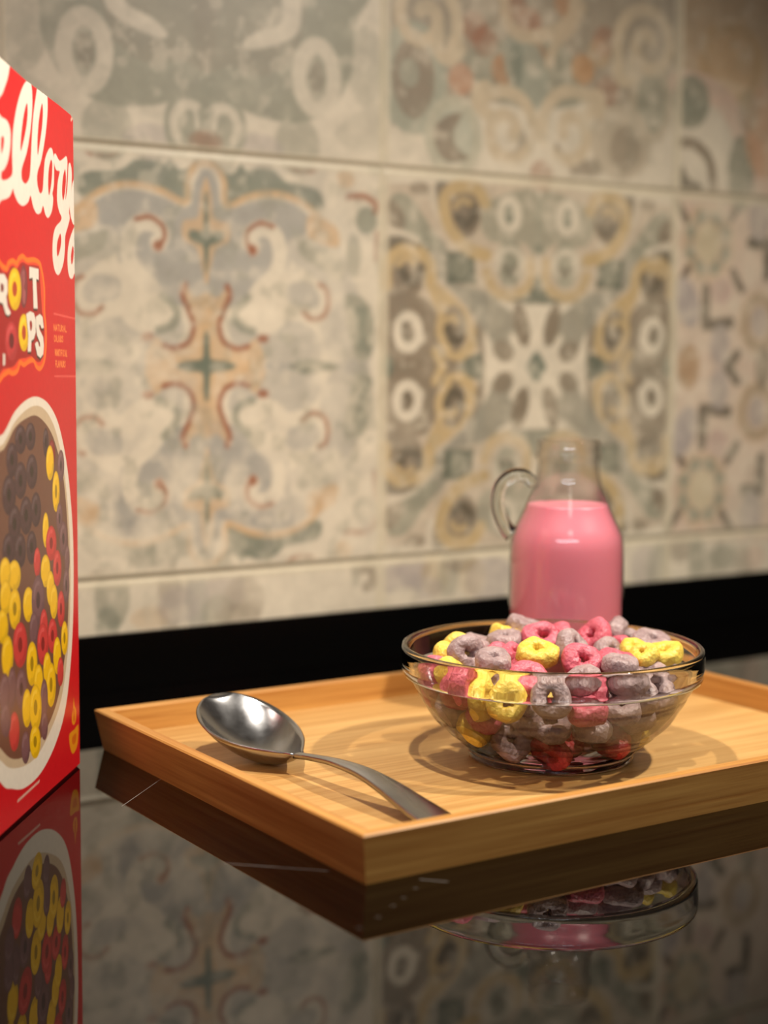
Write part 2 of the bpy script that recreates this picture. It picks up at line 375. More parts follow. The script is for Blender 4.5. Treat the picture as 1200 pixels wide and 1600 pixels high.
# third upper tile
PO(f1((928,-300),(1600,-300),(1600,300),(1150,260),(1000,230),(928,200)), lin(178,148,112), .75, k=1)
EL(f1((1090,200)), 30, 30, PEACH, .6); RING(f1((1090,190)), 24, 24, 6, lin(186,158,120), .6)
ST(f1((930,250),(1010,265),(1080,320),(1120,400),(1160,470),(1185,560)), 16, PINKISH, .95)
EL(f1((968,308)), 16, 17, SAGE, .95, -.5); EL(f1((1118,525)), 12, 25, SAGE, .9); PO(f1((935,270),(1010,300),(1005,350),(940,345)), GREEN, .35)
ST(f1((935,430),(985,440),(1025,490),(1035,570)), 7, TAUPE, .95); PO(f1((938,500),(965,540),(1000,560),(990,582),(938,580)), DARK, .75)
EL(f1((1195,400)), 20, 30, lin(196,150,112), .7); EL(f1((1140,340)), 10, 14, SAGE, .4)
# low strip of cut tiles
f3 = zoomed(110, 820, 1200/290); f4 = zoomed(540, 820, 4); f7 = zoomed(960, 800, 5)
for q, rx, rz, c, a in (((270,470),10,17,SAGE,.75),((240,640),7,9,GREEN,.6),((640,480),7,22,TAUPE,.4),((820,500),7,16,BLUE,.6),((1000,420),12,14,LAV,.45),((950,560),10,9,SAGE,.5),((1120,500),13,15,TAUPE,.4),((520,600),12,6,PEACH,.4),((1080,580),14,6,TAUPE,.4),((700,520),12,10,LAV,.5)):
    EL(f3(q), rx, rz, c, a)
ST(f4((60,300),(110,270),(165,290),(170,360),(130,390)), 6, TAUPE, .7); ST(f4((60,270),(60,360)), 5, SAGE, .5)
for q, rx, rz, c, a in (((330,330),14,10,LAV,.6),((420,300),12,11,LAV,.8),((560,310),10,13,GOLD,.45),((640,310),8,14,SAGE,.5),((720,240),13,6,TAUPE,.7),((900,340),18,14,LAV,.7),((470,400),16,7,LAV,.5),((360,450),10,6,CREAM,.8),((790,330),10,12,GOLD,.25)):
    EL(f4(q), rx, rz, c, a)
for q, rx, rz, c, a in (((230,420),12,14,LAV,.5),((500,290),12,9,TAUPE,.6),((340,440),10,16,SAGE,.5),((640,370),7,18,SAGE,.7),((850,350),12,9,SAGE,.7),((1100,350),9,9,PINKISH,.6),((740,440),8,12,SAGE,.4),((1000,420),8,14,TAUPE,.4)):
    EL(f7(q), rx, rz, c, a)
# the same tiles go on beyond both ends
nx = int(round(TW/wp.step))
iA, iB, iC = (int(round((x-X0)/wp.step)) for x in (XA, XB, XC))
wp.a[:, max(0, iA-nx):iA] = wp.a[:, iB:iB+nx][:, -(iA-max(0, iA-nx)):]
wp.a[:, 0:max(0, iA-nx)] = wp.a[:, iA:iA+max(0, iA-nx)]
e = iC+nx
if e < wp.a.shape[1]: wp.a[:, e:e+nx] = wp.a[:, iA:iA+nx][:, :wp.a.shape[1]-e]
if e+nx < wp.a.shape[1]: wp.a[:, e+nx:] = wp.a[:, iB:iB+nx][:, :wp.a.shape[1]-e-nx]
# wear: the print is rubbed away in patches, mostly low on the medallion tile
U, V = np.meshgrid(wp.us, wp.vs); sh = U.shape
n1, n2, n3 = fnoise(sh, 34, 11), fnoise(sh, 9, 21, 3), fnoise(sh, 60, 31, 2)
inA = ((U > XA) & (U < XB) & (V < ZT) & (V > ZL)).astype(float)
bias = .26+.26*inA*np.clip((XA+TW*.75-U)/TW, -.3, 1)+.34*inA*np.clip((zc+.02-V)/.11, -.5, 1)-.12*inA
wear = np.clip((n1*.55+n2*.45-.62+bias*.62)*3.0, 0, .8)
wear = np.where(inA > 0, wear, wear*.40+.04)
wp.a = wp.a*(1-wear[..., None])+np.array(CREAM)*wear[..., None]
blot = np.clip((fnoise(sh, 14, 51, 4)-.55)*4, 0, 1)*(.10+.20*inA); wp.a = wp.a*(1-blot[..., None])+np.array(BLUE)*.9*blot[..., None]
spots = np.clip((fnoise(sh, 7, 91, 3)-.56)*7, 0, 1)*(.28*fnoise(sh, 50, 95, 2)+.22*inA); wp.a = wp.a*(1-spots[..., None])+np.array(SAGE)*spots[..., None]
pale = np.clip((fnoise(sh, 6, 61, 3)-.58)*7, 0, 1)*.35; wp.a = wp.a*(1-pale[..., None])+np.array(CREAM)*1.05*pale[..., None]
wp.a *= (1+.20*(n3-.5)+.22*(n2-.5))[..., None]
# glazed edge and joints; a thin shadow line is painted above each joint
xj = [XB+k*TW for k in range(-3, 4)]; dj = np.min([abs(U-x) for x in xj], 0); zj = np.min([abs(V-z) for z in (ZL, ZT, ZT+.222)], 0)
m = np.clip((.0042-np.minimum(dj, zj))/.0012, 0, 1)*.7; wp.a = wp.a*(1-m[..., None])+np.array(lin(212,200,172))*m[..., None]
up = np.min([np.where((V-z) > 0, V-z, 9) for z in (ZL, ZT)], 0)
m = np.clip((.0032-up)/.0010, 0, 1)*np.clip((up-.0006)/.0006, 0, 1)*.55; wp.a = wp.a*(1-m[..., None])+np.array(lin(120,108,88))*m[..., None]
wp.sym = None
groove = np.clip((.0016-np.minimum(dj, zj))/.0010, 0, 1)*.0008
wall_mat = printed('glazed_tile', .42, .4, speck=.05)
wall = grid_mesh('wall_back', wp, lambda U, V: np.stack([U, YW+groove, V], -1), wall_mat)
tag(wall, kind='structure')
granite = plain('black_stone', (.0015, .0015, .0015), .25); granite.node_tree.nodes['Principled BSDF'].inputs['Specular IOR Level'].default_value = .2
bm = bmesh.new(); box_bm(bm, X0, X1, YW-.004, YW+.02, -.0005, ZB); bmesh.ops.bevel(bm, geom=bm.edges[:], offset=.0008, segments=2, affect='EDGES')
tag(bm_obj('trim_1', bm, granite), kind='structure')

# ---------------------------------------------------------------- black glass worktop
glass_black, nt, p = new_mat('black_glass')
p.inputs['Base Color'].default_value = (.0012, .001, .001, 1); p.inputs['Roughness'].default_value = .012
p.inputs['Specular IOR Level'].default_value = .42
bm = bmesh.new(); box_bm(bm, X0, X1, .02, YW-.0042, -.03, 0); bmesh.ops.bevel(bm, geom=[e for e in bm.edges if abs(e.verts[0].co.z)<1e-6 and abs(e.verts[1].co.z)<1e-6], offset=.0012, segments=2, affect='EDGES')
top = bm_obj('countertop', bm, glass_black)
tag(top, 'glossy black glass worktop mirroring the tray and the tiled wall', 'countertop')
mark = plain('grey_enamel', lin(120,114,108), .5)
def mark_line(a, b, wd, name='cooking_zone_mark'):
    a, b = Vector(a), Vector(b); d = (b-a).normalized(); n = Vector((-d.y, d.x))*wd/2
    V = [(a-n).to_3d(), (b-n).to_3d(), (b+n).to_3d(), (a+n).to_3d()]
    V = [(v.x, v.y, z) for z in (-.00005, .00006) for v in V]
    obj(name, V, [(0,3,2,1),(4,5,6,7),(0,1,5,4),(1,2,6,5),(2,3,7,6),(3,0,4,7)], mark, top)
mark_line((.2504,.5592), (.3079,.6129), .0003)
mark_line((.2513,.4769), (.2777,.4507), .0003)
mark_line((.2985,.4275), (.3052,.4203), .0004)
for px, py in ((650,1388),(632,1403),(615,1415),(592,1433),(562,1450)):
    q = meet(px, py, (0, 0, 0), (0, 0, 1)); mark_line((q.x-.0008, q.y+.0005), (q.x+.0005, q.y-.0004), .00022)

# ---------------------------------------------------------------- bamboo tray
def bamboo(name, c1, c2, along, rough=.42, lam=.011):
    m, nt, p = new_mat(name)
    tc = node(nt, 'ShaderNodeTexCoord'); mp = node(nt, 'ShaderNodeMapping')
    s = [520, 520, 520]; s[along] = 14; mp.inputs['Scale'].default_value = s
    nt.links.new(tc.outputs['Object'], mp.inputs[0])
    n = node(nt, 'ShaderNodeTexNoise', i_Scale=1.0, i_Detail=5, i_Roughness=.6); nt.links.new(mp.outputs[0], n.inputs['Vector'])
    mp2 = node(nt, 'ShaderNodeMapping'); s2 = [95, 95, 95]; s2[along] = 6; mp2.inputs['Scale'].default_value = s2
    nt.links.new(tc.outputs['Object'], mp2.inputs[0])
    n2 = node(nt, 'ShaderNodeTexNoise', i_Scale=1.0, i_Detail=2); nt.links.new(mp2.outputs[0], n2.inputs['Vector'])
    ad = node(nt, 'ShaderNodeMath', operation='ADD'); nt.links.new(n.outputs[0], ad.inputs[0]); nt.links.new(n2.outputs[0], ad.inputs[1])
    cr = node(nt, 'ShaderNodeValToRGB'); cr.color_ramp.elements[0].position = .36*2/2+.02; cr.color_ramp.elements[1].position = .66
    cr.color_ramp.elements[0].color = (*c1, 1); cr.color_ramp.elements[1].color = (*c2, 1)
    hf = node(nt, 'ShaderNodeMath', operation='MULTIPLY'); hf.inputs[1].default_value = .5
    nt.links.new(ad.outputs[0], hf.inputs[0]); nt.links.new(hf.outputs[0], cr.inputs[0]); nt.links.new(cr.outputs[0], p.inputs['Base Color'])
    p.inputs['Roughness'].default_value = rough; p.inputs['Specular IOR Level'].default_value = .35
    b = node(nt, 'ShaderNodeBump', i_Strength=.15, i_Distance=.0004); nt.links.new(n.outputs[0], b.inputs['Height']); nt.links.new(b.outputs[0], p.inputs['Normal'])
    return m
BP = bamboo('bamboo_panel', lin(182,134,74), lin(218,176,112), 0)
BX = bamboo('bamboo_x', lin(170,112,50), lin(212,158,84), 0); BY = bamboo('bamboo_y', lin(170,112,50), lin(212,158,84), 1)  # side boards deeper than the panel: their shade is put into the colour
TX0, TX1, TY0, TY1, TH, TI, FZ = .2772, .5705, .4291, .6479, .01795, .0032, .0070
tray = empty('serving_tray', ((TX0+TX1)/2, (TY0+TY1)/2, 0))
tag(tray, 'rectangular bamboo tray with low sloping sides on the black worktop', 'tray')
tcx, tcy = (TX0+TX1)/2, (TY0+TY1)/2
def side(x0, x1, y0, y1, which):
    """mitred board: section (out bottom, out top, in top, in floor) swept between the corners"""
    T = .0058
    def pt(off, z, end):
        # off = distance inwards from the top outer rectangle
        a, b, c, d = x0+off-tcx, x1-off-tcx, y0+off-tcy, y1-off-tcy
        return {'front': ((a, c, z), (b, c, z)), 'back': ((b, d, z), (a, d, z)), 'left': ((a, d, z), (a, c, z)), 'right': ((b, c, z), (b, d, z))}[which][end]
    sec = [(TI, 0), (.0002, TH-.0006), (.0008, TH), (T-.0006, TH), (T, TH-.0006), (T+.0018, .0030), (T+.0018, 0)]
    V = [pt(o, z, e) for e in (0, 1) for o, z in sec]; n = len(sec)
    F = [(i, (i+1) % n, (i+1) % n+n, i+n) for i in range(n)]+[tuple(range(n))[::-1], tuple(range(n, 2*n))]
    return obj('side_board', V, F, BX if which in ('front', 'back') else BY, tray)
for s_ in ('front', 'back', 'left', 'right'):
    o = side(TX0, TX1, TY0, TY1, s_); bmm = bmesh.new(); bmm.from_mesh(o.data); bmesh.ops.recalc_face_normals(bmm, faces=bmm.faces); bmm.to_mesh(o.data); bmm.free()
q = .0058+.0017
bm = bmesh.new(); box_bm(bm, TX0+q-tcx, TX1-q-tcx, TY0+q-tcy, TY1-q-tcy, .0031, FZ); bm_obj('base_panel', bm, BP, tray)

# ---------------------------------------------------------------- glass
def thin_glass(name, tint, edge, ior=1.5, rough=.012, blend=.3):
    """a sheet of glass: fresnel reflection over a straight see-through layer that darkens at grazing angles"""
    m = bpy.data.materials.new(name); m.use_nodes = True; nt = m.node_tree; nt.nodes.clear()
    out = node(nt, 'ShaderNodeOutputMaterial'); tr = node(nt, 'ShaderNodeBsdfTransparent'); gl = node(nt, 'ShaderNodeBsdfGlossy', i_Roughness=rough)
    lw = node(nt, 'ShaderNodeLayerWeight', i_Blend=blend); mc = node(nt, 'ShaderNodeMix', data_type='RGBA')
    mc.inputs[6].default_value = (*tint, 1); mc.inputs[7].default_value = (*edge, 1)
    nt.links.new(lw.outputs['Facing'], mc.inputs[0]); nt.links.new(mc.outputs[2], tr.inputs[0])
    geo = node(nt, 'ShaderNodeNewGeometry'); iv = node(nt, 'ShaderNodeMix', data_type='FLOAT')
    iv.inputs[2].default_value = ior; iv.inputs[3].default_value = 1/ior
    nt.links.new(geo.outputs['Backfacing'], iv.inputs[0])
    fr = node(nt, 'ShaderNodeFresnel'); nt.links.new(iv.outputs[0], fr.inputs[0]); mx = node(nt, 'ShaderNodeMixShader')
    nt.links.new(fr.outputs[0], mx.inputs[0])
    nt.links.new(tr.outputs[0], mx.inputs[1]); nt.links.new(gl.outputs[0], mx.inputs[2]); nt.links.new(mx.outputs[0], out.inputs[0])
    return m
def real_glass(name, col=(.98, .99, .98), rough=0.0):
    m = bpy.data.materials.new(name); m.use_nodes = True; nt = m.node_tree; nt.nodes.clear()
    out = node(nt, 'ShaderNodeOutputMaterial'); g = node(nt, 'ShaderNodeBsdfGlass', i_Roughness=rough, i_IOR=1.48); g.inputs[0].default_value = (*col, 1)
    nt.links.new(g.outputs[0], out.inputs[0]); return m
TG = thin_glass('clear_glass_wall', (.82, .82, .805), (.62, .61, .58)); RG = real_glass('clear_glass_solid')
def fix_normals(o):
    b = bmesh.new(); b.from_mesh(o.data); bmesh.ops.recalc_face_normals(b, faces=b.faces); b.to_mesh(o.data); b.free(); return o

# ---------------------------------------------------------------- bowl
BC = Vector((.4241, .5123, 0)); RH, DH = Vector((.83408, -.55165, 0)), Vector((.55165, .83408, 0))
bowl = empty('glass_bowl', (BC.x, BC.y, FZ+.0001))
tag(bowl, 'clear round glass bowl heaped with coloured cereal rings on the bamboo tray', 'bowl')
outer = [(.0352,.0052),(.0364,.0058),(.0384,.0068),(.0391,.0078),(.0397,.0090),(.0422,.0100),(.0436,.0112),(.0446,.0126),(.0462,.0136),(.0493,.0165),(.0515,.0196),(.0530,.0222),(.0549,.0250),(.0560,.0272),(.0562,.0284),(.0573,.0296),(.0586,.0318),(.0594,.0333),(.0597,.0341)]
inner = [(.0574,.0341),(.0570,.0326),(.0558,.0296),(.0545,.0272),(.0530,.0246),(.0509,.0214),(.0486,.0186),(.0454,.0152),(.0416,.0126),(.0372,.0104),(.0300,.0088)]
V, F = lathe(smooth_prof(outer, 4)+smooth_prof(inner, 4), 160, closed=True); fix_normals(obj('bowl_wall', V, F, TG, bowl, True))
rim = [(.0598,.0343),(.0614,.0350),(.0617,.0362),(.0620,.0400),(.0622,.0440),(.0622,.0458),(.0617,.0471),(.0608,.0475),(.0599,.0471),(.0595,.0460),(.0591,.0420),(.0586,.0380),(.0576,.0343)]
rim = [(r+.0007, z) for r, z in rim]; V, F = lathe(rim, 160, closed=True); fix_normals(obj('rim', V, F, RG, bowl, True))
foot = [(0,.0012),(.0280,.0012),(.0300,.0),(.0325,.0),(.0338,.0003),(.0345,.0009),(.0346,.0016),(.0339,.0022),(.0334,.0026),(.0342,.0029),(.0353,.0034),(.0356,.0041),(.0352,.0049),(.0342,.0054),(.0336,.0062),(.0300,.0086),(.0200,.0080),(0,.0078)]
FG = real_glass('clear_glass_foot', (.97, .98, 1), .02)
V, F = lathe(foot, 160); fix_normals(obj('base', V, F, FG, bowl, True))

# ---------------------------------------------------------------- milk bottle
GB = thin_glass('bottle_glass', (.99, .985, .98), (.62, .58, .56), blend=.10)
btl = empty('milk_bottle', (.4885, .5807, FZ+.0001)); btl.rotation_euler.z = math.atan2(RH.y, RH.x)
tag(btl, 'small glass milk bottle with ring handle, filled with pink milk, behind the bowl', 'bottle')
zo = FZ
bo = [(.0240,.0002),(.0262,.0012),(.0270,.0040),(.0272,.0300),(.0271,.0720),(.0269,.0775),(.0263,.0828),(.0241,.0876),(.0219,.0920),(.0200,.0965),(.0181,.1010),(.0163,.1060),(.0152,.1110),(.0148,.1150),(.0147,.1178),(.0156,.1188),(.0156,.1212),(.0149,.1222),(.0150,.1262),(.0146,.1276)]
bi = [(r-.0007 if r > .0175 else max(r-.0014, .0130), z+.0006 if z > .003 else z+.003) for r, z in bo[1:-1]][::-1]
prof = [(0,.0012)]+bo+[(.0136,.1278)]+bi+[(.0200,.0034),(0,.0034)]
V, F = lathe(prof, 96); fix_normals(obj('bottle_body', V, F, GB, btl, True))
def tube(P, radii, mat, name, parent, n=16, k=6, flat=1.0):
    P = catmull(np.array(P, float), k); R_ = np.interp(np.linspace(0, 1, len(P)), np.linspace(0, 1, len(radii)), radii)
    V, F = [], []
    for i, c in enumerate(P):
        t = Vector(P[min(i+1, len(P)-1)]-P[max(i-1, 0)]).normalized(); s = Vector((0, 1, 0)); u = s.cross(t).normalized(); s = t.cross(u)
        for j in range(n):
            a = 2*math.pi*j/n; V.append(Vector(c)+u*math.cos(a)*R_[i]+s*math.sin(a)*R_[i]*flat)
    m = len(P)
    for i in range(m-1):
        for j in range(n): F.append((i*n+j, i*n+(j+1) % n, (i+1)*n+(j+1) % n, (i+1)*n+j))
    F += [tuple(range(n))[::-1], tuple(range((m-1)*n, m*n))]
    return fix_normals(obj(name, V, F, mat, parent, True))
tube([(-.0158,0,.1065),(-.0205,0,.1105),(-.0265,0,.1105),(-.0315,0,.1060),(-.0330,0,.0990),(-.0318,0,.0920),(-.0285,0,.0855),(-.0258,0,.0825)], [.0026,.0032,.0032,.0032,.0032,.0034,.0040], RG, 'handle', btl)
milk_m, nt, p = new_mat('pink_milk'); p.inputs['Base Color'].default_value = (*lin(246,148,166), 1); p.inputs['Roughness'].default_value = .35
p.inputs['Subsurface Weight'].default_value = .25; p.inputs['Subsurface Radius'].default_value = (.01, .004, .004); p.inputs['Subsurface Scale'].default_value = .5
mk = [(0,.0040),(.0230,.0040),(.0261,.0056),(.0263,.0300),(.0262,.0720),(.0260,.0775),(.0254,.0826),(.0232,.0873),(.0210,.0917),(.0191,.0962),(.0188,.0974),(.0183,.0973),(0,.0970)]
V, F = lathe(mk, 96); o = fix_normals(obj('pink_milk', V, F, milk_m, btl, True)); o['label'] = 'opaque pink milk filling the bottle to the foot of its neck'

# ---------------------------------------------------------------- spoon
steel, nt, p = new_mat('worn_steel'); p.inputs['Metallic'].default_value = 1; p.inputs['Base Color'].default_value = (.42, .42, .43, 1)
tc = node(nt, 'ShaderNodeTexCoord'); n1_ = node(nt, 'ShaderNodeTexNoise', i_Scale=150, i_Detail=8); nt.links.new(tc.outputs['Object'], n1_.inputs['Vector'])
mr = node(nt, 'ShaderNodeMapRange'); mr.inputs[3].default_value = .12; mr.inputs[4].default_value = .30; nt.links.new(n1_.outputs[0], mr.inputs[0]); nt.links.new(mr.outputs[0], p.inputs['Roughness'])
b = node(nt, 'ShaderNodeBump', i_Strength=.25, i_Distance=.0002); nt.links.new(n1_.outputs[0], b.inputs['Height']); nt.links.new(b.outputs[0], p.inputs['Normal'])
sp = empty('spoon', (.3185, .541, FZ)); sp.rotation_euler.z = math.radians(4.5)
tag(sp, 'worn stainless steel tablespoon lying bowl up at the left end of the tray', 'spoon')
def spoon_sheet(name, rows, thick):
    """rows: list of lists of points (left to right); closed into a thin solid"""
    nr, nc = len(rows), len(rows[0]); top_ = [Vector(p_) for r in rows for p_ in r]
    N = []
    for i in range(nr):
        for j in range(nc):
            a = top_[min(i+1, nr-1)*nc+j]-top_[max(i-1, 0)*nc+j]; c = top_[i*nc+min(j+1, nc-1)]-top_[i*nc+max(j-1, 0)]
            nn = c.cross(a); N.append(nn.normalized() if nn.length > 1e-12 else Vector((0, 0, 1)))
    V = top_+[v-n*thick for v, n in zip(top_, N)]; M = nr*nc; F = []
    for i in range(nr-1):
        for j in range(nc-1):
            a, b_, c, d = i*nc+j, i*nc+j+1, (i+1)*nc+j+1, (i+1)*nc+j
            F += [(a, b_, c, d), (a+M, d+M, c+M, b_+M)]
    for i in range(nr-1):
        a, d = i*nc, (i+1)*nc; F.append((a, d, d+M, a+M)); a, d = i*nc+nc-1, (i+1)*nc+nc-1; F.append((a, a+M, d+M, d))
    for j in range(nc-1): F.append((j, j+M, j+1+M, j+1)); a = (nr-1)*nc+j; F.append((a, a+1, a+1+M, a+M))
    return fix_normals(obj(name, V, F, steel, sp, True))
L, HW = .0590, .0198
E_ = catmull(np.array([(0,.12),(.05,.17),(.14,.38),(.28,.68),(.45,.92),(.60,1.0),(.74,.95),(.86,.78),(.94,.55),(.985,.34),(1,.14)]), 6); EX, EW = E_[:, 0], E_[:, 1]
rows = []
for i in range(41):
    t = i/40; s = L*t
    wd = HW*float(np.interp(t, EX, EW))
    row = []
    for j in range(-12, 13):
        c = j/12; rho = c*c
        dep = .0105*(math.sin(math.pi*t)**.75 if 0 < t < 1 else 0)
        base = .0062+.0138*t-.003*math.sin(math.pi*t)
        row.append((c*wd, s, base-dep*(1-rho)**.9+.0006+.0022))
    rows.append(row)
spoon_sheet('spoon_bowl', rows, .0011)
HP = catmull(np.array([(0,.001,.0086),(.0004,-.010,.0098),(.0000,-.025,.0112),(0,-.042,.0110),(-.0004,-.058,.0090),(-.0008,-.074,.0058),(-.001,-.088,.0032),(-.001,-.097,.0018)]), 8)
ws = np.interp(np.linspace(0, 1, len(HP)), [0, .08, .25, .5, .75, .93, 1], [.0026, .0021, .0026, .0046, .0070, .0078, .0060])
rows = [[(x+c/8*w_, y, z+.0004*(1-(c/8)**2)) for c in range(-8, 9)] for (x, y, z), w_ in zip(HP, ws)]
spoon_sheet('handle', rows[::-1], .0020)

# ---------------------------------------------------------------- cereal box
EB = Vector((.2606, .6241, 0)); FD = Vector((-.6270, -.7790, 0)).normalized(); FN = Vector((-FD.y, FD.x, 0))
if FN.x < 0: FN = -FN
BH, BW, BD = .2790, .19, .056
def top_z(u):      # the lid rises a little from the far corner towards the camera
    return np.interp(u, [-.01, .0, .0012, .004, .02, .06, .10, .19], [.2675, .2680, .2690, .2698, .2712, .2738, .2782, .2775])
RED, WHITE, ORANGE = lin(200,22,30), lin(222,212,198), lin(246,110,30)
YEL, LRED, PUR, DRED = lin(236,186,20), lin(200,62,58), lin(118,82,84), lin(120,12,18)
bp = Print(0, .122, .0012, BH-.0012, .00036, RED)     # u runs from the far upright edge towards the camera
def face(x0, y0, sx):
    def f(*pts):
        o = []
        for u, v in pts:
            q = meet(x0+u/sx, y0+v/sx, EB, FN); o.append(((q-EB).dot(FD), q.z))
        return np.array(o)
    return f
g1 = face(0, 60, 1600/600); g4 = face(0, 80, 1600/370); g2 = face(0, 600, 1600/730); gl = face(0, 360, 1600/240); g3 = face(60, 1080, 1600/180)
bp.poly(g4((-60,-30),(0,30),(62,62),(55,160),(30,240),(0,305),(-60,330)), WHITE, k=3)
def loop_letter(outer_, inner_=None):
    bp.poly(outer_, WHITE)
    if inner_ is not None: bp.poly(inner_, RED)
# joined script letters: outline, then the red counters
bp.poly(g4((-40,450),(10,450),(45,475),(64,540),(62,640),(45,740),(18,800),(0,815),(0,865),(30,870),(60,850),(75,815),(74,700),(80,560),(100,420),(130,300),(160,225),(185,200),(208,222),(216,290),(214,400),(200,540),(175,680),(140,790),(138,860),(155,892),(172,890),(192,850),(200,770),(208,620),(220,450),(240,310),(258,235),(305,278),(318,300),(320,400),(305,560),(275,730),(247,820),(245,890),(258,950),(270,960),(283,930),(290,830),(300,730),(325,665),(345,655),(356,690),(362,770),(360,900),(350,960),(355,1000),(345,1080),(320,1125),(300,1105),(284,1045),(268,1090),(240,1098),(215,1050),(198,975),(180,1020),(145,1045),(110,1020),(85,960),(78,930),(50,985),(0,1005),(-40,1000)), WHITE, k=4)
bp.poly(g4((0,590),(16,575),(20,610),(12,660),(0,690)), RED, k=3)
bp.poly(g4((180,352),(184,400),(178,480),(162,570),(142,650),(132,672),(134,600),(148,480),(165,390)), RED, k=3)
bp.poly(g4((284,352),(288,420),(280,520),(262,640),(250,702),(248,620),(256,500),(270,400)), RED, k=3)
bp.poly(g4((340,735),(350,760),(346,860),(335,940),(325,972),(320,900),(325,800)), RED, k=3)
# g
bp.poly(g4((362,700),(375,695),(400,740),(430,722),(445,710),(454,735),(452,830),(440,1000),(452,940),(458,850),(462,770),(472,755),(482,790),(485,860),(478,1000),(465,1080),(470,1130),(455,1190),(438,1250),(436,1330),(425,1430),(400,1500),(380,1510),(360,1470),(348,1380),(352,1260),(370,1190),(405,1150),(412,1120),(395,1080),(382,1010),(385,900),(398,830),(400,810),(375,800),(360,740)), WHITE, k=3)
bp.poly(g4((440,800),(444,880),(434,970),(424,1008),(417,960),(420,880),(430,820)), RED, k=3)
bp.poly(g4((404,1232),(410,1270),(404,1330),(385,1388),(378,1350),(382,1290),(394,1250)), RED, k=3)
# second g, running off the far edge
bp.poly(g4((488,900),(505,850),(530,800),(530,1160),(500,1175),(480,1130),(470,1060),(478,980)), WHITE, k=3)
bp.poly(g4((500,1190),(515,1170),(530,1150),(530,1530),(505,1500),(490,1535),(470,1530),(456,1470),(455,1360),(470,1270)), WHITE, k=3)
bp.poly(g4((492,1315),(498,1350),(492,1420),(482,1440),(478,1390),(484,1340)), RED, k=3)
# cereal name in its orange outline
blob = gl((-80,380),(0,375),(45,400),(60,345),(110,315),(150,345),(170,300),(215,268),(260,310),(330,305),(390,335),(415,400),(445,600),(445,850),(460,1000),(460,1200),(440,1360),(395,1440),(350,1410),(325,1350),(270,1365),(220,1400),(180,1375),(150,1460),(95,1490),(60,1470),(0,1505),(-80,1510))
bp.poly(blob, lin(232,66,40), k=3); bp.stroke(blob, .0018, ORANGE, k=3, closed=True)
bp.poly(gl((-80,420),(0,425),(50,440),(75,390),(110,365),(155,395),(190,340),(225,330),(270,360),(385,370),(400,500),(420,850),(440,950),(440,1200),(400,1370),(340,1350),(300,1310),(240,1330),(170,1340),(120,1410),(70,1430),(0,1440),(-80,1440)), lin(160,20,26), k=2)
def ring(c, rx, ry, col, hole, hx, hy, soft=None):
    t = np.linspace(0, 2*np.pi, 28, endpoint=False)
    P = [(c[0]+rx*math.cos(a), c[1]+ry*math.sin(a)) for a in t]; Q = [(c[0]+hx*math.cos(a), c[1]+hy*math.sin(a)) for a in t]
    return P, Q
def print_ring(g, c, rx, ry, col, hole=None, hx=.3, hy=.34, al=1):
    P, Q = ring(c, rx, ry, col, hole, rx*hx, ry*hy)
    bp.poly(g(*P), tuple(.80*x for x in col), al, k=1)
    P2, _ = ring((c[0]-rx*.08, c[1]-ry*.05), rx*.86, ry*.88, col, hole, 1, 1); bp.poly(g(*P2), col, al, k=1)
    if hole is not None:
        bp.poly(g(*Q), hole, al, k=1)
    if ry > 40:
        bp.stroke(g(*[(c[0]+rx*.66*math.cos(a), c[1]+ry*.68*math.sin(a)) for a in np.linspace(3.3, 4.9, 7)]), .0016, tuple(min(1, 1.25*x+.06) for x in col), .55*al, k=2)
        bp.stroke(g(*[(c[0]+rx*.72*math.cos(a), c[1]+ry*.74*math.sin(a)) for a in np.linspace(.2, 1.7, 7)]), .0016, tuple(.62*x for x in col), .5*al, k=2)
def shadowed(P, col=WHITE):
    P = np.array(P, float); bp.poly(gl(*(P+np.array([-2, 26]))), lin(70,34,28), k=1); bp.poly(gl(*P), col, k=1)
shadowed([(-60,450),(20,455),(50,520),(52,640),(38,690),(50,790),(85,860),(60,890),(30,870),(0,760),(-60,740)])
bp.poly(gl((-20,550),(8,560),(12,600),(6,640),(-20,640)), lin(120,16,20), k=1)
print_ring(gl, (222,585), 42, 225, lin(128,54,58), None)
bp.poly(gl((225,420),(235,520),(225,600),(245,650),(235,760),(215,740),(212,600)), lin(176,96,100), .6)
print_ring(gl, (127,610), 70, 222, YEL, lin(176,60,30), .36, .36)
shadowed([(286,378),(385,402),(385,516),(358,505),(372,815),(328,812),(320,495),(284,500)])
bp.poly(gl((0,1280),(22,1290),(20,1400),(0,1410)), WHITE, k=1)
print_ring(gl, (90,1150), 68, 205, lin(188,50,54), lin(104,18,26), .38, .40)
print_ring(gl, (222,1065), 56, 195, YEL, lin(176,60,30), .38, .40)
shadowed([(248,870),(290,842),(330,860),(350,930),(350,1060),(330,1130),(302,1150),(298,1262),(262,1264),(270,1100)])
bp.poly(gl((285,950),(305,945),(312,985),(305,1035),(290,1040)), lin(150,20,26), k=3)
shadowed([(352,900),(395,870),(425,900),(438,1015),(412,1022),(400,985),(385,985),(390,1030),(430,1110),(438,1200),(430,1290),(400,1330),(365,1300),(340,1180),(358,1160),(372,1160),(385,1210),(398,1205),(395,1170),(362,1090),(352,1000)])
